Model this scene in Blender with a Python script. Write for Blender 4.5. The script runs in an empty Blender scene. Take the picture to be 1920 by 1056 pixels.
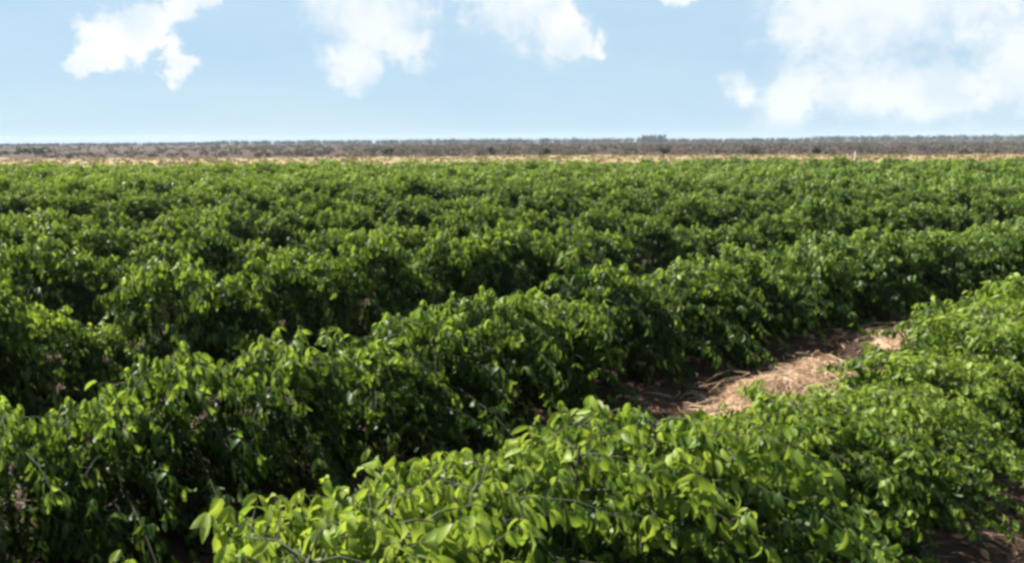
import bpy, math, random
import numpy as np
from mathutils import Matrix, Vector

R = math.radians
scene = bpy.context.scene
COL = scene.collection

# ------------------------------------------------------------------ camera
CAM_H = 2.72
cam_data = bpy.data.cameras.new("camera")
cam_data.sensor_width = 36.0
cam_data.lens = 31.2
cam_data.clip_start = 0.05
cam_data.clip_end = 12000
cam = bpy.data.objects.new("camera", cam_data)
COL.objects.link(cam)
cam.matrix_world = (Matrix.Translation((0, 0, CAM_H))
                    @ Matrix.Rotation(R(90 - 9.0), 4, 'X')
                    @ Matrix.Rotation(R(-0.3), 4, 'Z'))
scene.camera = cam

# ------------------------------------------------------------------ light
SUN_AZ = -58.0      # degrees from straight ahead (+Y), negative = to the left
SUN_EL = 46.0
sun_data = bpy.data.lights.new("sun", 'SUN')
sun_data.energy = 5.0
sun_data.angle = R(0.53)
sun_data.color = (1.0, 0.96, 0.89)
sun = bpy.data.objects.new("sun", sun_data)
COL.objects.link(sun)
to_sun = Vector((math.sin(R(SUN_AZ)) * math.cos(R(SUN_EL)),
                 math.cos(R(SUN_AZ)) * math.cos(R(SUN_EL)), math.sin(R(SUN_EL))))
sun.rotation_euler = to_sun.to_track_quat('Z', 'Y').to_euler()
sun.location = (0, 0, 30)

world = bpy.data.worlds.new("World")
scene.world = world
world.use_nodes = True


def build_world():
    nt = world.node_tree
    N, L = nt.nodes, nt.links
    N.clear()

    def node(t, **kw):
        n = N.new(t)
        for k, v in kw.items():
            setattr(n, k, v)
        return n

    def put(sock, v):
        if hasattr(v, 'is_output'):
            L.new(v, sock)
        else:
            sock.default_value = v

    def m(op, a, b=None, c=None, clamp=False):
        n = node('ShaderNodeMath', operation=op, use_clamp=clamp)
        put(n.inputs[0], a)
        if b is not None:
            put(n.inputs[1], b)
        if c is not None:
            put(n.inputs[2], c)
        return n.outputs[0]

    def step(v, lo, hi):
        n = node('ShaderNodeMapRange', interpolation_type='SMOOTHSTEP')
        put(n.inputs['Value'], v)
        n.inputs['From Min'].default_value = lo
        n.inputs['From Max'].default_value = hi
        return n.outputs['Result']

    sky = node('ShaderNodeTexSky', sky_type='NISHITA')
    sky.sun_disc = False
    sky.sun_elevation = R(SUN_EL)
    sky.sun_rotation = R(SUN_AZ)
    sky.altitude = 700
    sky.air_density = 1.0
    sky.dust_density = 0.0
    sky.ozone_density = 5.0

    tc = node('ShaderNodeTexCoord')
    sep = node('ShaderNodeSeparateXYZ')
    L.new(tc.outputs['Generated'], sep.inputs[0])
    az = m('DEGREES', m('ARCTAN2', sep.outputs[0], sep.outputs[1]))
    el = m('DEGREES', m('ARCSINE', sep.outputs[2]))
    pos = node('ShaderNodeCombineXYZ')
    L.new(az, pos.inputs[0])
    L.new(el, pos.inputs[1])
    # ragged cloud edges
    nz = node('ShaderNodeTexNoise')
    nz.inputs['Scale'].default_value = 0.5
    nz.inputs['Detail'].default_value = 10
    nz.inputs['Roughness'].default_value = 0.62
    L.new(pos.outputs[0], nz.inputs['Vector'])
    # billows push the outlines about
    wn = node('ShaderNodeTexNoise')
    wn.inputs['Scale'].default_value = 0.55
    wn.inputs['Detail'].default_value = 5
    wn.inputs['Roughness'].default_value = 0.6
    L.new(pos.outputs[0], wn.inputs['Vector'])
    w1 = node('ShaderNodeVectorMath', operation='SUBTRACT')
    L.new(wn.outputs['Color'], w1.inputs[0])
    w1.inputs[1].default_value = (0.5, 0.5, 0.5)
    w2 = node('ShaderNodeVectorMath', operation='MULTIPLY_ADD')
    L.new(w1.outputs[0], w2.inputs[0])
    w2.inputs[1].default_value = (4.2, 3.0, 0.0)
    L.new(pos.outputs[0], w2.inputs[2])

    def bank(shapes):
        acc = None
        for a, e, w, h, t in shapes:      # azimuth, elevation, half width, half height, tilt (degrees)
            mp = node('ShaderNodeMapping', vector_type='TEXTURE')
            mp.inputs['Location'].default_value = (a, e, 0)
            mp.inputs['Rotation'].default_value = (0, 0, R(t))
            mp.inputs['Scale'].default_value = (w, h, 1)
            L.new(w2.outputs[0], mp.inputs['Vector'])
            g = node('ShaderNodeTexGradient', gradient_type='SPHERICAL')
            L.new(mp.outputs[0], g.inputs[0])
            acc = g.outputs['Fac'] if acc is None else m('MAXIMUM', acc, g.outputs['Fac'])
        return acc

    crisp = bank([(-22.8, 6.0, 3.6, 2.3, 14), (-18.8, 8.7, 3.4, 1.3, 32), (-25.0, 4.3, 1.6, 0.9, 0),
                  (-20.2, 4.8, 1.5, 1.6, 0), (10.3, 9.2, 2.4, 1.6, 0), (4.2, 6.2, 2.4, 1.9, -35),
                  (2.6, 8.0, 4.6, 2.0, -38)])
    soft = bank([(-8.6, 8.2, 5.4, 4.2, 0), (-9.9, 5.0, 2.8, 2.6, 0), (-6.4, 6.0, 2.2, 2.0, 0),
                 (0.2, 8.8, 7.5, 3.4, -32),
                 (21.0, 7.4, 8.0, 6.4, 0), (27.6, 8.6, 8.0, 5.0, 0), (17.2, 2.3, 4.4, 2.4, 60),
                 (14.6, 2.8, 2.6, 1.2, -25), (29.6, 3.6, 4.2, 3.4, 0), (24.0, 2.5, 8.0, 2.5, 0)])
    ragged = m('MULTIPLY', m('SUBTRACT', nz.outputs['Fac'], 0.5), 1.5)
    m_crisp = m('MULTIPLY', step(m('ADD', crisp, ragged), 0.10, 0.50), step(crisp, 0.0, 0.15))
    m_soft = m('MULTIPLY', step(m('ADD', soft, m('MULTIPLY', ragged, 1.1)), 0.02, 0.72), step(soft, 0.0, 0.3))
    m_soft = m('MULTIPLY', m_soft, 0.84)
    # the same kind of broken cumulus goes on over the rest of the sky
    big = node('ShaderNodeTexNoise')
    big.inputs['Scale'].default_value = 3.2
    big.inputs['Detail'].default_value = 7
    big.inputs['Roughness'].default_value = 0.55
    L.new(tc.outputs['Generated'], big.inputs['Vector'])
    outside = m('MAXIMUM', step(m('ABSOLUTE', az), 31, 36), step(el, 9.5, 13))
    other = m('MULTIPLY', step(big.outputs['Fac'], 0.56, 0.7), outside)
    mask = m('MAXIMUM', m('MAXIMUM', m_crisp, m_soft), other)
    # faint veil that softens the blue toward the clouds
    veil = m('MULTIPLY', step(m('MAXIMUM', soft, crisp), 0.0, 0.9), 0.3)
    mask = m('MULTIPLY', m('MAXIMUM', mask, veil), step(el, 0.2, 1.6))
    # thin / thick parts
    thick = node('ShaderNodeTexNoise')
    thick.inputs['Scale'].default_value = 0.3
    thick.inputs['Detail'].default_value = 3
    L.new(pos.outputs[0], thick.inputs['Vector'])
    mask = m('MULTIPLY', mask, m('ADD', m('MULTIPLY', step(thick.outputs['Fac'], 0.34, 0.6), 0.42), 0.58))

    bg1 = node('ShaderNodeBackground')
    L.new(sky.outputs[0], bg1.inputs['Color'])
    bg1.inputs['Strength'].default_value = 0.05
    # thin even high haze in front of the blue
    hz = node('ShaderNodeBackground')
    mot = node('ShaderNodeTexNoise')
    mot.inputs['Scale'].default_value = 0.12
    mot.inputs['Detail'].default_value = 6
    st = node('ShaderNodeMapping')
    st.inputs['Scale'].default_value = (0.5, 2.2, 1)
    L.new(pos.outputs[0], st.inputs['Vector'])
    L.new(st.outputs[0], mot.inputs['Vector'])
    cr = node('ShaderNodeValToRGB')
    cr.color_ramp.elements[0].position = 0.3
    cr.color_ramp.elements[0].color = (0.555, 0.79, 1.0, 1)
    cr.color_ramp.elements[1].position = 0.7
    cr.color_ramp.elements[1].color = (0.65, 0.86, 1.0, 1)
    L.new(mot.outputs['Fac'], cr.inputs[0])
    L.new(cr.outputs[0], hz.inputs['Color'])
    hz.inputs['Strength'].default_value = 0.232
    bl = node('ShaderNodeMixShader')
    bl.inputs[0].default_value = 0.93
    L.new(bg1.outputs[0], bl.inputs[1])
    L.new(hz.outputs[0], bl.inputs[2])
    bg2 = node('ShaderNodeBackground')
    bg2.inputs['Color'].default_value = (0.96, 0.985, 1.0, 1)
    bg2.inputs['Strength'].default_value = 0.28
    mix = node('ShaderNodeMixShader')
    L.new(mask, mix.inputs[0])
    L.new(bl.outputs[0], mix.inputs[1])
    L.new(bg2.outputs[0], mix.inputs[2])
    out = node('ShaderNodeOutputWorld')
    L.new(mix.outputs[0], out.inputs['Surface'])


build_world()
vs = scene.view_settings
vs.view_transform = 'Standard'
vs.look = 'None'
vs.exposure = 1.9
vs.gamma = 1.0
vs.use_curve_mapping = False
scene.render.engine = 'CYCLES'
scene.cycles.filter_width = 3.2       # a soft, low-resolution lens
scene.cycles.max_bounces = 8
scene.cycles.transparent_max_bounces = 8
scene.cycles.sample_clamp_indirect = 4.0

# ------------------------------------------------------------------ layout
# the rows are concentric arcs, as planted under a centre pivot
PIVOT = np.array([40.8, -29.9])
FIELD_END = 70.0
ROWS = [52.95] + [56.25 + 3.75 * k for k in range(29)]             # radius of each row


def at(rad, s):
    """point at arc length s (s = 0 is level with the camera) on the arc of this radius"""
    f = R(-53.8) + s / rad
    return PIVOT + rad * np.array([math.sin(f), math.cos(f)])


def axes(x, y):
    """directions along and across the rows at a point"""
    o = np.array([x, y]) - PIVOT
    o = o / np.linalg.norm(o)
    return np.array([o[1], -o[0]]), o


def sstep(x, a, b):
    t = np.clip((x - a) / (b - a), 0, 1)
    return t * t * (3 - 2 * t)


def zg(x, y):
    """height of the ground"""
    rad = np.hypot(x - PIVOT[0], y - PIVOT[1])
    s = np.arctan2(x - PIVOT[0], y - PIVOT[1]) * 55.0
    near = 1 - sstep(np.hypot(x, y), 60, 85)
    z = near * (0.025 * np.sin(1.7 * s + 0.8 * rad) + 0.02 * np.sin(3.1 * rad - 1.1 * s))
    # low ridge along each row, shallow wheel track in each aisle
    k = np.abs((rad - ROWS[1] + 1.875) % 3.75 - 1.875)
    return z + near * 0.08 * (1 - sstep(k, 0.2, 1.1))


# ------------------------------------------------------------------ materials
def new_mat(name):
    mt = bpy.data.materials.new(name)
    mt.use_nodes = True
    nt = mt.node_tree
    return mt, nt, nt.nodes['Principled BSDF'], nt.nodes['Material Output']


TONE = 0.85      # one scale for every surface colour


def ramp(nt, fac, stops):
    r = nt.nodes.new('ShaderNodeValToRGB')
    stops = [(p, tuple(v * TONE for v in c)) for p, c in stops]
    while len(r.color_ramp.elements) < len(stops):
        r.color_ramp.elements.new(0.5)
    for e, (p, c) in zip(r.color_ramp.elements, stops):
        e.position = p
        e.color = (*c, 1)
    nt.links.new(fac, r.inputs[0])
    return r.outputs[0]


def noise(nt, scale, detail=5, rough=0.6, coord='Object'):
    tc = nt.nodes.new('ShaderNodeTexCoord')
    n = nt.nodes.new('ShaderNodeTexNoise')
    n.inputs['Scale'].default_value = scale
    n.inputs['Detail'].default_value = detail
    n.inputs['Roughness'].default_value = rough
    nt.links.new(tc.outputs[coord], n.inputs['Vector'])
    return n.outputs['Fac']


def add_bump(nt, bsdf, fac, strength, dist):
    b = nt.nodes.new('ShaderNodeBump')
    b.inputs['Strength'].default_value = strength
    b.inputs['Distance'].default_value = dist
    nt.links.new(fac, b.inputs['Height'])
    nt.links.new(b.outputs[0], bsdf.inputs['Normal'])


def leaf_material(name, stops, tstops, trans, rough, spec=0.5):
    """leaf blade: colour by age of the leaf (attribute), light also passes through"""
    mt, nt, p, out = new_mat(name)
    at = nt.nodes.new('ShaderNodeAttribute')
    at.attribute_name = 'age'
    oi = nt.nodes.new('ShaderNodeObjectInfo')
    j = nt.nodes.new('ShaderNodeMath')
    j.operation = 'MULTIPLY_ADD'
    nt.links.new(oi.outputs['Random'], j.inputs[0])
    j.inputs[1].default_value = 0.16
    j.inputs[2].default_value = -0.08
    a = nt.nodes.new('ShaderNodeMath')
    a.operation = 'ADD'
    a.use_clamp = True
    nt.links.new(at.outputs['Fac'], a.inputs[0])
    nt.links.new(j.outputs[0], a.inputs[1])
    nt.links.new(ramp(nt, a.outputs[0], stops), p.inputs['Base Color'])
    p.inputs['Roughness'].default_value = rough
    p.inputs['Specular IOR Level'].default_value = spec
    tr = nt.nodes.new('ShaderNodeBsdfTranslucent')
    nt.links.new(ramp(nt, a.outputs[0], tstops), tr.inputs['Color'])
    mx = nt.nodes.new('ShaderNodeMixShader')
    mx.inputs[0].default_value = trans
    nt.links.new(p.outputs[0], mx.inputs[1])
    nt.links.new(tr.outputs[0], mx.inputs[2])
    nt.links.new(mx.outputs[0], out.inputs['Surface'])
    return mt


M_LEAF = leaf_material('coffee_leaf',  # old-leaf greens deepened to put shade into crown sides and gaps
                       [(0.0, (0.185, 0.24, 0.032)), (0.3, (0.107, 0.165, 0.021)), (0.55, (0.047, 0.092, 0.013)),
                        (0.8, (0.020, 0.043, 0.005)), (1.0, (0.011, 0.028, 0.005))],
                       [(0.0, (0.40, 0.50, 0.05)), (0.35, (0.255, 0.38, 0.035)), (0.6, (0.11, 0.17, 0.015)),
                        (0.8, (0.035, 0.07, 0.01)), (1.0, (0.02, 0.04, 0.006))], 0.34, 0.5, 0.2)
M_SCRUB = leaf_material('dry_scrub',
                        [(0.0, (0.18, 0.14, 0.105)), (0.5, (0.115, 0.097, 0.08)), (1.0, (0.06, 0.062, 0.05))],
                        [(0.0, (0.2, 0.14, 0.07)), (1.0, (0.06, 0.07, 0.03))], 0.2, 0.8, 0.2)
M_FAR = leaf_material('tree_foliage',
                      [(0.0, (0.06, 0.068, 0.05)), (1.0, (0.03, 0.04, 0.034))],
                      [(0.0, (0.06, 0.08, 0.03)), (1.0, (0.03, 0.05, 0.02))], 0.2, 0.7, 0.2)
M_STRAW = leaf_material('dry_straw',
                        [(0.0, (0.56, 0.40, 0.25)), (0.5, (0.42, 0.27, 0.165)), (1.0, (0.17, 0.09, 0.052))],
                        [(0.0, (0.5, 0.33, 0.16)), (1.0, (0.25, 0.14, 0.07))], 0.2, 0.6, 0.3)
M_GRASS = leaf_material('dry_grass',
                        [(0.0, (0.27, 0.21, 0.10)), (1.0, (0.17, 0.12, 0.06))],
                        [(0.0, (0.22, 0.17, 0.07)), (1.0, (0.14, 0.1, 0.05))], 0.2, 0.8, 0.1)
M_DEAD = leaf_material('dead_leaf',
                       [(0.0, (0.30, 0.17, 0.08)), (1.0, (0.12, 0.055, 0.03))],
                       [(0.0, (0.2, 0.1, 0.04)), (1.0, (0.1, 0.05, 0.02))], 0.15, 0.7, 0.2)

M_BARK, _nt, _p, _ = new_mat('bark')
_f = noise(_nt, 30, 5)
_nt.links.new(ramp(_nt, _f, [(0.3, (0.022, 0.024, 0.010)), (0.7, (0.05, 0.05, 0.022))]), _p.inputs['Base Color'])
_p.inputs['Roughness'].default_value = 0.85

M_SOIL, _nt, _p, _ = new_mat('red_soil')
_f = noise(_nt, 1.6, 9, 0.68)
_nt.links.new(ramp(_nt, _f, [(0.28, (0.022, 0.011, 0.008)), (0.52, (0.04, 0.021, 0.014)), (0.78, (0.09, 0.05, 0.032))]),
              _p.inputs['Base Color'])
_p.inputs['Roughness'].default_value = 0.95
_p.inputs['Specular IOR Level'].default_value = 0.15
add_bump(_nt, _p, noise(_nt, 14, 8, 0.7), 0.9, 0.05)

M_STUB, _nt, _p, _ = new_mat('stubble')
_f = noise(_nt, 0.05, 9, 0.7)
_nt.links.new(ramp(_nt, _f, [(0.3, (0.16, 0.115, 0.055)), (0.55, (0.23, 0.175, 0.08)), (0.8, (0.28, 0.22, 0.115))]),
              _p.inputs['Base Color'])
_p.inputs['Roughness'].default_value = 0.95
_p.inputs['Specular IOR Level'].default_value = 0.1

M_POST, _nt, _p, _ = new_mat('weathered_post')
_f = noise(_nt, 6, 5)
_nt.links.new(ramp(_nt, _f, [(0.3, (0.36, 0.33, 0.29)), (0.7, (0.62, 0.6, 0.55))]), _p.inputs['Base Color'])
_p.inputs['Roughness'].default_value = 0.8


# ------------------------------------------------------------------ mesh helpers
def mesh_np(name, V, F3, F4, mat, age=None, smooth=True):
    """fast mesh from numpy triangles and quads"""
    me = bpy.data.meshes.new(name)
    V = np.asarray(V, dtype=np.float32)
    F3 = np.asarray(F3, dtype=np.int32).reshape(-1, 3)
    F4 = np.asarray(F4, dtype=np.int32).reshape(-1, 4)
    me.vertices.add(len(V))
    me.vertices.foreach_set('co', V.ravel())
    loops = np.concatenate([F3.ravel(), F4.ravel()])
    me.loops.add(len(loops))
    me.loops.foreach_set('vertex_index', loops)
    n3, n4 = len(F3), len(F4)
    start = np.concatenate([np.arange(n3) * 3, n3 * 3 + np.arange(n4) * 4]).astype(np.int32)
    me.polygons.add(n3 + n4)
    me.polygons.foreach_set('loop_start', start)
    me.polygons.foreach_set('use_smooth', np.full(n3 + n4, smooth, dtype=bool))
    me.update(calc_edges=True)
    if age is not None:
        a = me.attributes.new('age', 'FLOAT', 'POINT')
        a.data.foreach_set('value', np.asarray(age, dtype=np.float32))
    me.materials.append(mat)
    return me


def link(name, me, parent=None, label=None, cat=None, group=None, kind=None):
    o = bpy.data.objects.new(name, me)
    COL.objects.link(o)
    if parent:
        o.parent = parent
    for k, v in (('label', label), ('category', cat), ('group', group), ('kind', kind)):
        if v:
            o[k] = v
    return o


class Acc:
    """collects geometry for one mesh"""
    def __init__(self):
        self.V, self.F3, self.F4, self.A, self.n = [], [], [], [], 0

    def add(self, V, F3=None, F4=None, age=0.5):
        V = np.asarray(V, float)
        self.V.append(V)
        if F3 is not None and len(F3):
            self.F3.append(np.asarray(F3) + self.n)
        if F4 is not None and len(F4):
            self.F4.append(np.asarray(F4) + self.n)
        self.A.append(np.broadcast_to(np.asarray(age, float), (len(V),)))
        self.n += len(V)

    def mesh(self, name, mat, smooth=True):
        cat = lambda l, w: np.concatenate(l) if l else np.zeros((0, w), int)
        return mesh_np(name, np.concatenate(self.V), cat(self.F3, 3), cat(self.F4, 4), mat,
                       np.concatenate(self.A), smooth)


def tube(acc, pts, rad, sides=5, age=0.5):
    pts = np.asarray(pts, float)
    n = len(pts)
    V = []
    for i in range(n):
        t = pts[min(i + 1, n - 1)] - pts[max(i - 1, 0)]
        t /= np.linalg.norm(t) + 1e-9
        a = np.cross(t, [0.31, 0.95, 0.05])
        a /= np.linalg.norm(a) + 1e-9
        b = np.cross(t, a)
        for k in range(sides):
            w = 2 * math.pi * k / sides
            V.append(pts[i] + rad[i] * (math.cos(w) * a + math.sin(w) * b))
    F = []
    for i in range(n - 1):
        for k in range(sides):
            k2 = (k + 1) % sides
            F.append((i * sides + k, i * sides + k2, (i + 1) * sides + k2, (i + 1) * sides + k))
    acc.add(V, None, F, age)


# ---- leaf blade: pointed oval, folded along the midrib, arching down
def blade(bend, fold, wave, hw=0.178):
    V = [(0, 0, 0)]
    st = [0.16, 0.42, 0.70]
    ang = lambda t: bend * t * t
    def spine(t):
        x = z = 0.0
        for i in range(12):
            q = t * (i + 0.5) / 12
            x += math.cos(2 * bend * q) * t / 12
            z -= math.sin(2 * bend * q) * t / 12
        return x, z
    for i, t in enumerate(st):
        x, z = spine(t)
        w = hw * (math.sin(math.pi * t ** 0.85)) ** 0.8
        nx, nzv = math.sin(2 * bend * t), math.cos(2 * bend * t)
        up = fold * w
        for sgn in (-1, 0, 1):
            k = abs(sgn) * (up + wave * (1 if (i + (sgn > 0)) % 2 else -1))
            V.append((x + nx * k, sgn * w, z + nzv * k))
    x, z = spine(1.0)
    V.append((x, 0, z))
    F3 = [(0, 2, 1), (0, 3, 2), (7, 8, 10), (8, 9, 10)]
    F4 = []
    for r in range(2):
        b = 1 + r * 3
        F4 += [(b, b + 1, b + 4, b + 3), (b + 1, b + 2, b + 5, b + 4)]
    return np.array(V, float), np.array(F3), np.array(F4)


BLADES = [blade(0.45, 0.38, 0.014), blade(0.7, 0.28, 0.018), blade(0.2, 0.5, 0.012), blade(0.95, 0.32, 0.016)]
# coarse blade for plants too far away to show the leaf's form
_FV = np.array([(0, 0, 0), (0.5, -0.24, -0.02), (0.5, 0.24, -0.02), (0.92, 0, -0.26)], float)
_FF = np.array([(0, 2, 1), (1, 2, 3)])


def leaf_batch(acc, M, blade_idx, age):
    """M: n x 4 x 4 leaf frames"""
    for b, (V, F3, F4) in enumerate(BLADES):
        sel = np.where(blade_idx == b)[0]
        if not len(sel):
            continue
        W = np.einsum('nij,vj->nvi', M[sel][:, :3, :3], V) + M[sel][:, None, :3, 3]
        k = len(V)
        off = (np.arange(len(sel)) * k)[:, None, None]
        acc.add(W.reshape(-1, 3), (F3[None] + off).reshape(-1, 3), (F4[None] + off).reshape(-1, 4),
                np.repeat(age[sel], k))


def leaf_batch_coarse(acc, M, age):
    W = np.einsum('nij,vj->nvi', M[:, :3, :3], _FV) + M[:, None, :3, 3]
    off = (np.arange(len(M)) * 4)[:, None, None]
    acc.add(W.reshape(-1, 3), (_FF[None] + off).reshape(-1, 3), None, np.repeat(age, 4))


def frame(p, d, roll, size, rng, wid=1.0):
    d = d / (np.linalg.norm(d) + 1e-9)
    up = np.array([0, 0, 1.0]) + 0.32 * rng.normal(size=3)
    y = np.cross(up, d)
    y /= np.linalg.norm(y) + 1e-9
    z = np.cross(d, y)
    c, s = math.cos(roll), math.sin(roll)
    y2, z2 = c * y + s * z, -s * y + c * z
    M = np.eye(4)
    M[:3, 0], M[:3, 1], M[:3, 2], M[:3, 3] = d * size, y2 * size * wid, z2 * size, p
    return M


def grow(seed, H, RAD, node_step=0.032, pair_step=0.042, leaf=0.152, flush=0.0):
    """one coffee plant: upright stem, opposite drooping side branches, paired leaves"""
    rng = np.random.default_rng(seed)
    wood = Acc()
    lean = rng.normal(size=2) * 0.05
    stem = [np.array([lean[0] * t * t, lean[1] * t * t, t * H]) for t in np.linspace(-0.04, 0.97, 7)]
    tube(wood, stem, np.linspace(0.022, 0.006, 7), 6)
    Ms, ages, idx, expo = [], [], [], []
    ph = rng.uniform(0, 6.28, 2)
    az = rng.uniform(0, 6.28)
    z = 0.10
    while z < H * 0.97:
        t = z / H
        az += math.pi / 2 + rng.normal() * 0.35
        prof = np.interp(t, [0, 0.2, 0.45, 0.7, 0.88, 1.0], [0.98, 1.06, 1.02, 0.85, 0.55, 0.22])
        for side in (0, math.pi):
            if rng.random() < 0.06:
                continue
            a = az + side + rng.normal() * 0.2
            lobe = 1 + 0.22 * math.sin(3 * a + ph[0] + 5 * z) + 0.15 * math.sin(5 * a + ph[1] - 7 * z)
            L = RAD * prof * lobe * rng.uniform(0.74, 1.12)
            rise = np.interp(t, [0, 0.5, 1], [0.10, 0.36, 0.72]) + rng.normal() * 0.1
            sag = np.interp(t, [0, 0.5, 1], [0.40, 0.62, 0.62]) * rng.uniform(0.75, 1.35)
            out = np.array([math.cos(a), math.sin(a), 0])
            base = np.array([lean[0] * t * t, lean[1] * t * t, z])
            bend = rng.normal() * 0.12
            sidev = np.array([-out[1], out[0], 0])
            P = lambda u: base + L * (out * u + sidev * bend * u * u + np.array([0, 0, rise * u - sag * u * u]))
            tube(wood, [P(u) for u in (0, 0.35, 0.7, 1.0)], [0.006, 0.005, 0.0035, 0.002], 3)
            n = max(2, int(L / pair_step))
            twigs = [u for u in (0.35, 0.5, 0.65, 0.8) if rng.random() < 0.42]
            for i in range(n):
                u = 0.16 + 0.84 * (i + rng.uniform(-0.2, 0.2) + 0.6) / n
                if u < 0.30 and rng.random() < 0.5:
                    continue
                p = P(u)
                bd = P(u + 0.05) - P(u - 0.05)
                bd /= np.linalg.norm(bd)
                sv = np.cross([0, 0, 1.0], bd)
                sv /= np.linalg.norm(sv) + 1e-9
                tip = u > 0.88
                for sg in (-1, 1):
                    if rng.random() < 0.07:
                        continue
                    op = R(rng.uniform(22, 45) if tip else rng.uniform(45, 78))
                    d = bd * math.cos(op) + sg * sv * math.sin(op)
                    young = tip and rng.random() < 0.75
                    crown_top = np.interp(t, [0.55, 1.0], [0.0, 1.0])
                    d[2] -= (rng.uniform(0.1, 1.2) if (tip and crown_top > 0.5) else rng.uniform(0.7, 2.8))
                    sz = leaf * rng.uniform(0.72, 1.2) * (0.8 if tip else 1.0)
                    age = 0.84 + rng.normal() * 0.16 - 0.45 * crown_top  # paler new leaf on top, steepened so the colour darkens the shaded sides
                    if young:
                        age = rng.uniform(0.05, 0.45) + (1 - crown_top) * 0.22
                    p = P(u) + sg * sv * rng.uniform(0, 0.05) + np.array([0, 0, rng.uniform(-0.05, 0.02)])
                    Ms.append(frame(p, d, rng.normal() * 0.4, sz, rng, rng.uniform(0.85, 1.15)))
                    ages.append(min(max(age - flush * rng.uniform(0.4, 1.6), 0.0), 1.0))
                    idx.append(rng.choice(4, p=[0.35, 0.3, 0.15, 0.2]))
                    expo.append(u * L + 0.35 * z + rng.uniform(0, 0.25))
            for u in twigs:
                p0 = P(u)
                ta = a + rng.choice([-1, 1]) * rng.uniform(0.6, 1.3)
                td = np.array([math.cos(ta), math.sin(ta), rng.uniform(-0.2, 0.7) + 0.5 * t])
                td /= np.linalg.norm(td)
                tl = rng.uniform(0.1, 0.22)
                tube(wood, [p0, p0 + td * tl * 0.5, p0 + td * tl + np.array([0, 0, -0.03])], [0.003, 0.0025, 0.0015], 3)
                for q in (0.35, 0.7, 1.0):
                    for sg in (-1, 1):
                        sv = np.cross([0, 0, 1.0], td)
                        sv /= np.linalg.norm(sv) + 1e-9
                        d = td * 0.6 + sg * sv * 0.8
                        d[2] -= rng.uniform(0.4, 2.0)
                        age = 0.78 + rng.normal() * 0.15 - 0.46 * np.interp(t, [0.5, 1.0], [0.0, 1.0]) - (0.2 if q == 1.0 else 0)  # twig leaves: real age plus the same painted top-to-side shading
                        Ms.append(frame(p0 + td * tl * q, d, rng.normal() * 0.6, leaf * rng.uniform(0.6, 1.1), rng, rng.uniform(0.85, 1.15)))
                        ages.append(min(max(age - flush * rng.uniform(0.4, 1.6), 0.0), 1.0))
                        idx.append(rng.choice(4, p=[0.35, 0.3, 0.15, 0.2]))
                        expo.append(u * L + 0.35 * z + rng.uniform(0, 0.25))
        z += node_step * rng.uniform(0.8, 1.25)
    return wood, np.array(Ms), np.array(ages), np.array(idx), np.array(expo)


# ------------------------------------------------------------------ ground
def build_ground():
    rr = np.concatenate([[0.0], np.geomspace(0.6, 60, 150), np.geomspace(63, 1700, 54)])
    na = 300
    an = np.linspace(0, 2 * math.pi, na, endpoint=False)
    X = (rr[1:, None] * np.sin(an)[None]).ravel()
    Y = (rr[1:, None] * np.cos(an)[None]).ravel()
    X = np.concatenate([[0], X])
    Y = np.concatenate([[0], Y])
    rng = np.random.default_rng(3)
    Z = zg(X, Y) + (1 - sstep(np.hypot(X, Y), 20, 40)) * rng.normal(size=len(X)) * 0.012
    F3 = [(0, 1 + (k + 1) % na, 1 + k) for k in range(na)]
    i = np.arange(len(rr) - 2)[:, None]
    k = np.arange(na)[None]
    a = 1 + i * na + k
    b = 1 + i * na + (k + 1) % na
    F4 = np.stack([a, b, b + na, a + na], -1).reshape(-1, 4)
    me = mesh_np('ground', np.stack([X, Y, Z], 1), F3, F4, M_SOIL)
    link('ground', me, kind='structure')
    # pale stubble beyond the plantation
    xs = np.linspace(-260, 260, 105)
    ys = np.linspace(0, 1, 26)
    V, F = [], []
    for j, t in enumerate(ys):
        for x in xs:
            y0 = FIELD_END + 3 + 1.2 * math.sin(x * 0.11)
            y1 = 160 - 0.06 * x + 7 * math.sin(x * 0.05 + 1) + 4 * math.sin(x * 0.17)
            V.append((x, y0 + (y1 - y0) * t, 0.05 + 0.03 * math.sin(x * 0.3 + t * 9)))
    nx = len(xs)
    for j in range(len(ys) - 1):
        for q in range(nx - 1):
            F.append((j * nx + q, j * nx + q + 1, (j + 1) * nx + q + 1, (j + 1) * nx + q))
    link('stubble_field', mesh_np('stubble_field', V, [], F, M_STUB), kind='structure')


build_ground()

# ------------------------------------------------------------------ coffee rows
LEAF_MESHES = []
for _b in range(4):
    for _a in (0.15, 0.4, 0.65, 0.85):
        _V, _F3, _F4 = BLADES[_b]
        LEAF_MESHES.append(mesh_np('leaf', _V, _F3, _F4, M_LEAF, np.full(len(_V), _a)))

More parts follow.
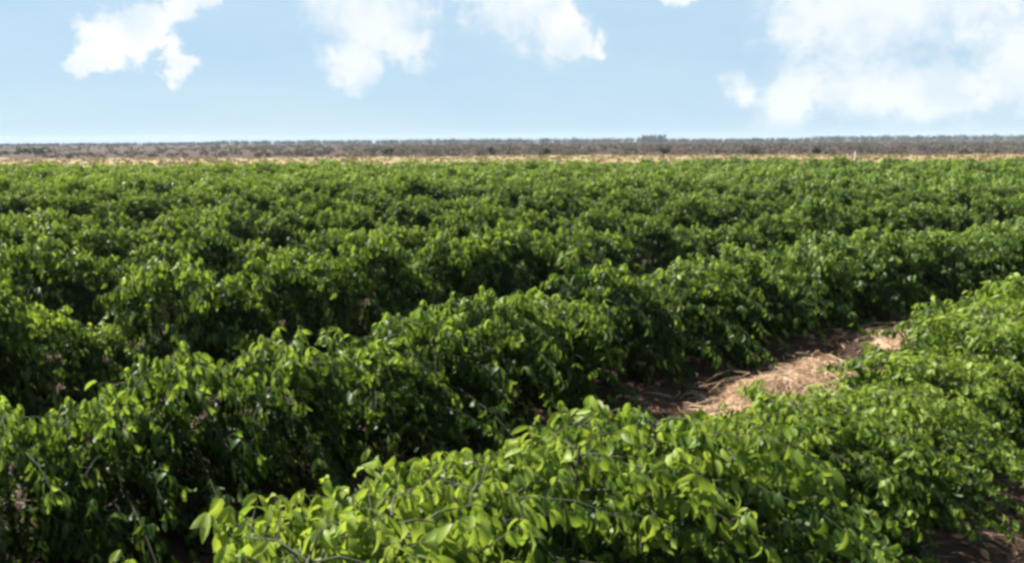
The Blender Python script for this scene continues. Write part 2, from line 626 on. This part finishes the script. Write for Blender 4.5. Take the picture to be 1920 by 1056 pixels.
SHOWN_LEAVES = 110
VARIANTS = []
for _v in range(12):
    if _v < 7:
        wood, Ms, ages, idx, expo = grow(100 + _v, 1.25 + 0.05 * (_v % 3), 0.98)
    else:                      # front row in new leaf: smaller, denser, yellowed further to brighten its shaded face
        wood, Ms, ages, idx, expo = grow(200 + _v, 1.25 + 0.05 * (_v % 3), 1.02, 0.028, 0.039, 0.13, 0.2)
    wood_me = wood.mesh('trunk', M_BARK)
    full = Acc()
    leaf_batch(full, Ms, idx, ages)
    order = np.argsort(-expo)
    pick = order[:SHOWN_LEAVES * 3:3]
    keep = np.ones(len(Ms), bool)
    keep[pick] = False
    rest = Acc()
    leaf_batch(rest, Ms[keep], idx[keep], ages[keep])
    singles = [(Ms[i], LEAF_MESHES[idx[i] * 4 + int(np.argmin(np.abs(np.array((0.15, 0.4, 0.65, 0.85)) - ages[i])))])
               for i in pick]
    # coarse copy for the far field: every third leaf, a little larger
    sel = np.arange(0, len(Ms), 3)
    Mc = Ms[sel].copy()
    Mc[:, :3, :3] *= 1.5
    VARIANTS.append(dict(wood=wood_me, full=full.mesh('foliage', M_LEAF), rest=rest.mesh('foliage', M_LEAF),
                         singles=singles, coarse=(Mc, ages[sel])))

# where each plant stands
rnd = random.Random(11)
plants = []          # (distance, row, x, y, scale, turn, variant)
TAN = math.tan(R(32.5))
for r, d in enumerate(ROWS):
    s = -90.0 + rnd.uniform(0, 0.5)
    while s < 110:
        s += rnd.uniform(0.44, 0.62) if r == 0 else rnd.uniform(0.58, 0.88)
        x, y = at(d + rnd.gauss(0, 0.07) + (0.16 - 0.46 * float(sstep(s, 3.0, 7.0)) if r == 0 else 0.0), s)
        if y < 1.7 or y > FIELD_END + rnd.uniform(-0.5, 0.5) or abs(x) > y * TAN + 1.6:
            continue
        sc = min(max(rnd.gauss(1.0, 0.05 if r == 0 else 0.075 if r == 1 else 0.12), 0.74), 1.28) * (0.80 if r == 0 else 0.83)
        if rnd.random() < 0.05:
            sc *= 0.8
        if r == 1:
            sc *= float(np.interp(s, [1, 2.4, 4.3, 6.5, 9], [0.82, 0.86, 0.95, 0.97, 1.0]))
        if r == 0:                                       # the first row is uneven
            sc *= float(np.interp(s, [1.0, 3.0, 4.2, 4.8, 5.4, 7.9, 8.8, 10, 13], [0.97, 1.08, 1.03, 0.88, 0.75, 0.72, 0.90, 0.98, 0.98]))
        ua, _ = axes(x, y)                               # crowns are crowded along the row, wide across it
        turn = math.atan2(ua[1], ua[0]) + rnd.choice((0, math.pi)) + rnd.gauss(0, 0.25)
        plants.append((math.hypot(x, y), r, x, y, sc, turn, rnd.randrange(7) if r else 7 + rnd.randrange(5), s))
plants.sort()
ORD = ['second', 'third', 'fourth', 'fifth', 'sixth', 'seventh', 'eighth', 'ninth', 'tenth', 'eleventh', 'twelfth']


NUM = ['next', 'second', 'third', 'fourth', 'fifth', 'sixth', 'seventh', 'eighth', 'ninth', 'tenth', 'eleventh', 'twelfth',
       'thirteenth', 'fourteenth', 'fifteenth', 'sixteenth', 'seventeenth', 'eighteenth', 'nineteenth', 'twentieth']
single = [p for p in plants[:300]]
by_row = {}
for p in single:
    by_row.setdefault(p[1], []).append(p)
LABELS = {}
for r, ps in by_row.items():
    if r < 2:                                            # count along the row from the large straw heap
        mid = 5.6 if r == 0 else 10.2
        name = 'sunlit front row' if r == 0 else 'row behind it'
        look = 'yellow-green coffee plant' if r == 0 else 'shade-faced coffee plant'
        for side, word in ((1, 'small heap side'), (-1, 'other side')):
            seq = sorted((p for p in ps if (p[7] - mid) * side >= 0), key=lambda p: abs(p[7] - mid))
            for k, p in enumerate(seq):
                if k < len(NUM):
                    LABELS[p] = ('%s, %s from large straw heap, %s, %s' % (look, NUM[k], name, word),
                                 'coffee plants of the ' + name)
                else:
                    LABELS[p] = ('%s far along the %s, well past the small straw heap' % (look, name),
                                 'coffee plants far along the ' + name)
    else:
        w = ORD[r - 2] if r - 2 < len(ORD) else 'distant'
        sizes = sorted(p[4] for p in ps)
        lo, hi = sizes[len(sizes) // 4], sizes[(3 * len(sizes)) // 4]
        for p in ps:
            if p is max(ps, key=lambda q: q[4]) and len(ps) > 2:
                a = 'tallest'
            elif p is min(ps, key=lambda q: q[4]) and len(ps) > 2:
                a = 'smallest'
            else:
                a = 'low' if p[4] <= lo else 'tall bushy' if p[4] >= hi else 'medium-high'
            LABELS[p] = ('%s glossy green coffee plant in the %s row behind the straw heap' % (a, w),
                         '%s coffee plants of the %s row behind the heap' % (a, w))


NEAR_DETAIL = 60
far = Acc()
frng = np.random.default_rng(5)
for i, (dist, r, x, y, sc, turn, v, s) in enumerate(plants):
    var = VARIANTS[v]
    z = float(zg(np.array(x), np.array(y)))
    if i < 300:
        lab, grp = LABELS[plants[i]]
        e = link('coffee_plant', None, None, lab, 'coffee plant', grp)
        e.empty_display_size = 0.2
        e.location = (x, y, z)
        e.rotation_euler = (rnd.gauss(0, 0.04), rnd.gauss(0, 0.04), turn)
        wd = (1.3 + 0.2 * float(sstep(s, 4.0, 6.0))) if r == 0 else 1.2 if r == 1 else 1.0
        al = 0.92 if r == 0 else 0.86
        e.scale = (al * sc * rnd.uniform(0.95, 1.06), wd * sc * rnd.uniform(0.95, 1.06), sc * rnd.uniform(0.93, 1.08))
        link('trunk', var['wood'], e)
        if i < NEAR_DETAIL:
            link('foliage', var['rest'], e, kind='stuff')
            for M, me in var['singles']:
                lf = link('leaf', me, e)
                lf.matrix_basis = Matrix(M.tolist())
        else:
            link('foliage', var['full'], e, kind='stuff')
    else:
        Mc, ag = var['coarse']
        c, sn = math.cos(turn), math.sin(turn)
        T = np.array([[c * sc * 0.84, -sn * sc, 0, x], [sn * sc * 0.84, c * sc, 0, y], [0, 0, sc, z], [0, 0, 0, 1]])
        leaf_batch_coarse(far, np.einsum('ij,njk->nik', T, Mc), np.clip(ag - 0.10 + frng.normal() * 0.06, 0, 1))
link('coffee_field', far.mesh('coffee_field', M_LEAF), None,
     'yellow-green mass of far coffee rows running up to the pale stubble', 'coffee field', None, 'stuff')
print('plants', len(plants), 'far tris', sum(len(f) for f in far.F3), 'leaves/plant', [len(v['full'].vertices) // 11 for v in VARIANTS],
      '300th at', plants[299][0])


# ------------------------------------------------------------------ straw and litter on the ground
def straw_pts(rng, p, length, az, lift):
    d = np.array([math.cos(az), math.sin(az), 0])
    sd = np.array([-d[1], d[0], 0]) * rng.normal() * 0.18
    pts = []
    for t in np.linspace(0, 1, 4):
        pts.append(p + d * length * (t - 0.5) + sd * (t - 0.5) ** 2 * length * 4
                   + np.array([0, 0, lift * (1 - (2 * t - 1) ** 2)]))
    return pts


def ribbon(acc, pts, w, age, rng):
    pts = np.asarray(pts)
    n = len(pts)
    t = pts[-1] - pts[0]
    sd = np.cross(t, [0, 0, 1.0])
    sd = sd / (np.linalg.norm(sd) + 1e-9) + np.array([0, 0, rng.normal() * 0.5])
    ww = w * np.array([0.6, 1, 0.9, 0.4])[:n, None]
    V = np.concatenate([pts - sd * ww, pts + sd * ww])
    F = [(k, k + 1, n + k + 1, n + k) for k in range(n - 1)]
    acc.add(V, None, F, age)


def straw_heap(cx, cy, ls, ld, h, n, nstalk, seed, label):
    rng = np.random.default_rng(seed)
    c = np.array([cx, cy])
    U0, N0 = axes(cx, cy)
    z0 = float(zg(np.array(c[0]), np.array(c[1])))
    root = link('straw_heap', None, None, label, 'straw heap')
    root.location = (c[0], c[1], z0)
    hill = lambda a, b: h * max(0.0, 1 - (a / ls) ** 2 - (b / ld) ** 2) ** 0.8 * (0.75 + 0.35 * math.sin(4.1 * a / ls + seed) + 0.15 * math.sin(9 * a + 5 * b))
    # matted core
    V, F = [], []
    g = 20
    for i in range(g + 1):
        for j in range(g + 1):
            a, b = (2 * i / g - 1) * ls, (2 * j / g - 1) * ld
            p = a * U0 + b * N0
            gz = float(zg(np.array(c[0] + p[0]), np.array(c[1] + p[1]))) - z0
            V.append((p[0], p[1], gz + hill(a, b) * 0.85 - 0.02 + rng.normal() * 0.008))
    for i in range(g):
        for j in range(g):
            q = i * (g + 1) + j
            F.append((q, q + 1, q + g + 2, q + g + 1))
    link('mound', mesh_np('mound', V, [], F, M_STRAW, rng.uniform(0.1, 0.7, len(V))), root)
    acc = Acc()
    for k in range(n):
        a, b = rng.normal() * ls * 0.5, rng.normal() * ld * 0.5
        p = a * U0 + b * N0
        gz = float(zg(np.array(c[0] + p[0]), np.array(c[1] + p[1]))) - z0
        pt = np.array([p[0], p[1], gz + hill(a, b) + rng.uniform(0, 0.03)])
        ribbon(acc, straw_pts(rng, pt, rng.uniform(0.12, 0.42), rng.uniform(0, 6.28), rng.uniform(0, 0.05)),
               rng.uniform(0.002, 0.0048), rng.uniform(0, 0.85), rng)
    link('straw', acc.mesh('straw', M_STRAW), root, kind='stuff')
    for k in range(nstalk):
        a, b = rng.normal() * ls * 0.45, rng.normal() * ld * 0.45
        p = a * U0 + b * N0
        pt = np.array([p[0], p[1], hill(a, b) + 0.02])
        ac = Acc()
        az = math.atan2(U0[1], U0[0]) + rng.normal() * 0.7
        tube(ac, straw_pts(rng, pt, rng.uniform(0.45, 0.95), az, rng.uniform(0.03, 0.16)), [0.0042, 0.0042, 0.0035, 0.0015], 5,
             rng.uniform(0, 0.4))
        link('stalk', ac.mesh('stalk', M_STRAW), root)


straw_heap(2.75, 8.6, 0.8, 0.72, 0.22, 2600, 30, 1, 'tan heap of dry straw in the sunny gap between two coffee rows')
straw_heap(3.6, 9.75, 0.62, 0.6, 0.18, 1500, 18, 2, 'pinkish dry straw heap beside the larger tan heap, with loose stalks')
straw_heap(5.35, 11.8, 0.7, 0.6, 0.14, 900, 12, 4, 'small straw heap further along the same aisle, half hidden by leaves')


def litter():
    rng = np.random.default_rng(21)
    a1, a2 = Acc(), Acc()
    M, ag = [], []
    for d0, n in ((54.4, 5200), (58.1, 2600), (51.2, 4200)):
        for k in range(n):
            s, d = rng.uniform(-6, 22), d0 + rng.normal() * 0.75
            p = at(d, s)
            if p[1] < 0.5 or abs(p[0]) > p[1] * 0.75 + 2:
                continue
            z = float(zg(np.array(p[0]), np.array(p[1])))
            if rng.random() < 0.6:
                ribbon(a1, straw_pts(rng, np.array([p[0], p[1], z + 0.012]), rng.uniform(0.08, 0.32), rng.uniform(0, 6.28),
                                     rng.uniform(0, 0.03)), rng.uniform(0.002, 0.005), rng.uniform(0.1, 1), rng)
            else:
                w = rng.uniform(0, 6.28)
                M.append(frame(np.array([p[0], p[1], z + 0.03]), np.array([math.cos(w), math.sin(w), rng.normal() * 0.2]),
                               rng.normal() * 0.5, rng.uniform(0.07, 0.13), rng))
                ag.append(rng.uniform(0, 1))
    leaf_batch(a2, np.array(M), rng.integers(0, 4, len(M)), np.array(ag))
    link('loose_straw', a1.mesh('loose_straw', M_STRAW), None, 'loose dry straw scattered on the soil between the coffee rows',
         'straw', None, 'stuff')
    link('leaf_litter', a2.mesh('leaf_litter', M_DEAD), None, 'brown fallen leaves lying on the soil under the coffee rows',
         'leaf litter', None, 'stuff')


litter()


# ------------------------------------------------------------------ land beyond the plantation
def tuft_cloud(acc, rng, c, rx, rz, n, size, age, ry=None):
    """a bush or crown as many small leaf clumps spread through its volume"""
    ry = ry or rx
    u = rng.normal(size=(n, 3))
    u /= np.linalg.norm(u, axis=1)[:, None]
    u *= rng.uniform(0.35, 1.0, n)[:, None] ** 0.5
    P = np.asarray(c) + u * np.array([rx, ry, rz]) * (1 + 0.25 * np.sin(u[:, :1] * 5 + rng.uniform(0, 6)))
    A = rng.normal(size=(n, 3))
    A /= np.linalg.norm(A, axis=1)[:, None]
    B = np.cross(A, rng.normal(size=(n, 3)))
    B /= np.linalg.norm(B, axis=1)[:, None] + 1e-9
    sz = size * rng.uniform(0.6, 1.4, n)[:, None]
    V = np.stack([P - A * sz, P + B * sz * 0.8, P + A * sz, P - B * sz * 0.8], 1).reshape(-1, 3)
    F = np.arange(n * 4).reshape(-1, 4)
    acc.add(V, None, F, np.repeat(np.clip(age + rng.normal(size=n) * 0.12, 0, 1), 4))


def background():
    rng = np.random.default_rng(8)
    FZ = 0.0
    # dry tufts along the stubble
    tf = Acc()
    for k in range(2600):
        y = rng.uniform(FIELD_END + 4, 158)
        x = rng.uniform(-1, 1) * y * 0.68
        tuft_cloud(tf, rng, (x, y, FZ + 0.14), 0.5, 0.16, 8, 0.16, rng.uniform(0, 0.5))
    link('dry_grass', tf.mesh('dry_grass', M_GRASS, False), None, 'pale dry grass tufts over the stubble beyond the plantation',
         'dry grass', None, 'stuff')
    # low scrub, thinner to the left
    sc = Acc()
    n = 0
    while n < 2100:
        y = 160 + 570 * rng.random() ** 1.3
        x = rng.uniform(-0.72, 0.72) * y
        if rng.random() > 0.35 + 0.65 * float(sstep(x / y, -0.45, -0.1)):
            continue
        n += 1
        hgt = rng.uniform(0.5, 1.35) * (0.7 + 0.3 * float(sstep(x / y, -0.4, 0.1)))
        tuft_cloud(sc, rng, (x, y, FZ + hgt * 0.5), hgt * rng.uniform(0.9, 2.2), hgt * 0.55, 60, 0.14 + y * 0.0003,
                   rng.uniform(0.25, 0.9))
    link('scrubland', sc.mesh('scrubland', M_SCRUB, False), None, 'brownish grey dry scrub covering the plain behind the stubble',
         'scrub', None, 'stuff')
    # far wood
    tr = Acc()
    n = 0
    while n < 1500:
        y = rng.uniform(820, 1150)
        q = rng.uniform(-0.72, 0.72)
        x = q * y
        top = float(np.interp(q, [-0.72, -0.4, -0.34, -0.32, -0.27, -0.1, 0.1, 0.165, 0.17, 0.33, 0.335, 0.72],
                              [2.6, 2.8, 3.2, 4.6, 4.2, 4.8, 5.0, 5.2, 4.0, 4.2, 6.0, 6.8]))
        hgt = top * rng.uniform(0.72, 1.08)
        tuft_cloud(tr, rng, (x, y, FZ + hgt * 0.55), hgt * rng.uniform(0.5, 0.9), hgt * 0.5, 42, 0.6, rng.uniform(0, 1))
        n += 1
    link('far_wood', tr.mesh('far_wood', M_FAR, False), None, 'blue-grey line of far woods along the horizon',
         'wood', None, 'stuff')
    gv = Acc()
    for k in range(26):
        x = rng.uniform(132, 155)
        y = 900 + rng.uniform(0, 30)
        tuft_cloud(gv, rng, (x, y, 4.0), 2.0, 4.0 * rng.uniform(0.92, 1.02), 60, 0.6, rng.uniform(0.7, 1))
    link('tree_grove', gv.mesh('tree_grove', M_FAR, False), None, 'dark block of taller trees rising above the far wood line',
         'grove', None, 'stuff')

    # bushes that stand out singly
    def bush(x, y, w, h, age, mat, label):
        e = link('scrub_bush', None, None, label, 'bush', 'bushes standing out of the scrub')
        e.location = (x, y, FZ)
        wd = Acc()
        for k in range(5):
            a = rng.uniform(0, 6.28)
            tube(wd, [(0, 0, -0.05), (0.15 * w * math.cos(a), 0.15 * w * math.sin(a), h * 0.35),
                      (0.35 * w * math.cos(a), 0.35 * w * math.sin(a), h * 0.75)], [0.06, 0.045, 0.02], 5)
        link('trunk', wd.mesh('trunk', M_BARK), e)
        cr = Acc()
        for k in range(5):
            tuft_cloud(cr, rng, (rng.normal() * 0.22 * w, rng.normal() * 0.22 * w, h * rng.uniform(0.45, 0.7)),
                       w * 0.33, h * 0.3, 90, 0.17, age + rng.normal() * 0.05)
        link('crown', cr.mesh('crown', mat, False), e)

    bush(-98.5, 186, 4.6, 2.1, 0.6, M_FAR, 'wide dark green bush standing alone on the pinkish plain')
    bush(42.5, 158, 2.9, 1.7, 0.9, M_SCRUB, 'round brown bush at the back edge of the stubble')
    bush(28.5, 168, 1.9, 1.4, 1.0, M_SCRUB, 'small dark bush at the stubble edge below the grove')
    bush(54.5, 160, 1.5, 1.3, 1.0, M_FAR, 'narrow dark shrub at the stubble edge near the posts')
    bush(-23.0, 168, 1.9, 1.5, 0.9, M_SCRUB, 'low reddish brown shrub in front of the far wood')
    bush(-3.8, 170, 1.4, 1.6, 0.6, M_FAR, 'thin greenish shrub standing in the pale stubble edge')
    bush(6.6, 166, 1.7, 1.5, 0.9, M_SCRUB, 'squat brown shrub on the bright stubble strip')
    bush(32.5, 74, 1.6, 1.1, 0.8, M_FAR, 'dark green bush at the end of the coffee field')

    def post(x, y, h, r, lab):
        ac = Acc()
        tube(ac, [(0, 0, -0.2), (0.005, 0, h * 0.5), (0.015, 0.01, h - 0.03), (0.015, 0.01, h)], [r, r * 0.96, r * 0.92, r * 0.7], 8)
        ac.add([(0.015 + 0.7 * r * math.cos(2 * math.pi * k / 8), 0.01 + 0.7 * r * math.sin(2 * math.pi * k / 8), h + 0.001)
                for k in range(8)] + [(0.015, 0.01, h + 0.012)], [(k, (k + 1) % 8, 8) for k in range(8)])
        o = link('marker_post', ac.mesh('marker_post', M_POST), None, lab, 'post')
        o.location = (x, y, FZ)
    post(28.4, 74, 1.75, 0.07, 'pale upright post at the end of the coffee rows')
    post(33.0, 88, 1.3, 0.06, 'short grey post on the stubble behind the pale post')


background()


# ------------------------------------------------------------------ haze
def haze():
    mt = bpy.data.materials.new('haze')
    mt.use_nodes = True
    nt = mt.node_tree
    nt.nodes.clear()
    out = nt.nodes.new('ShaderNodeOutputMaterial')
    v = nt.nodes.new('ShaderNodeVolumePrincipled')
    v.inputs['Color'].default_value = (0.80, 0.88, 1.0, 1)
    v.inputs['Density'].default_value = 0.00013
    v.inputs['Anisotropy'].default_value = 0.0
    nt.links.new(v.outputs[0], out.inputs['Volume'])
    a, lo, hi = 1750.0, -1.2, 14.0
    V = [(x, y, z) for z in (lo, hi) for y in (-a, a) for x in (-a, a)]
    F = [(0, 2, 3, 1), (4, 5, 7, 6), (0, 1, 5, 4), (2, 6, 7, 3), (0, 4, 6, 2), (1, 3, 7, 5)]
    link('haze', mesh_np('haze', V, [], F, mt, None, False), None, 'thin pale haze lying over the whole plain', 'haze', None, 'stuff')


haze()
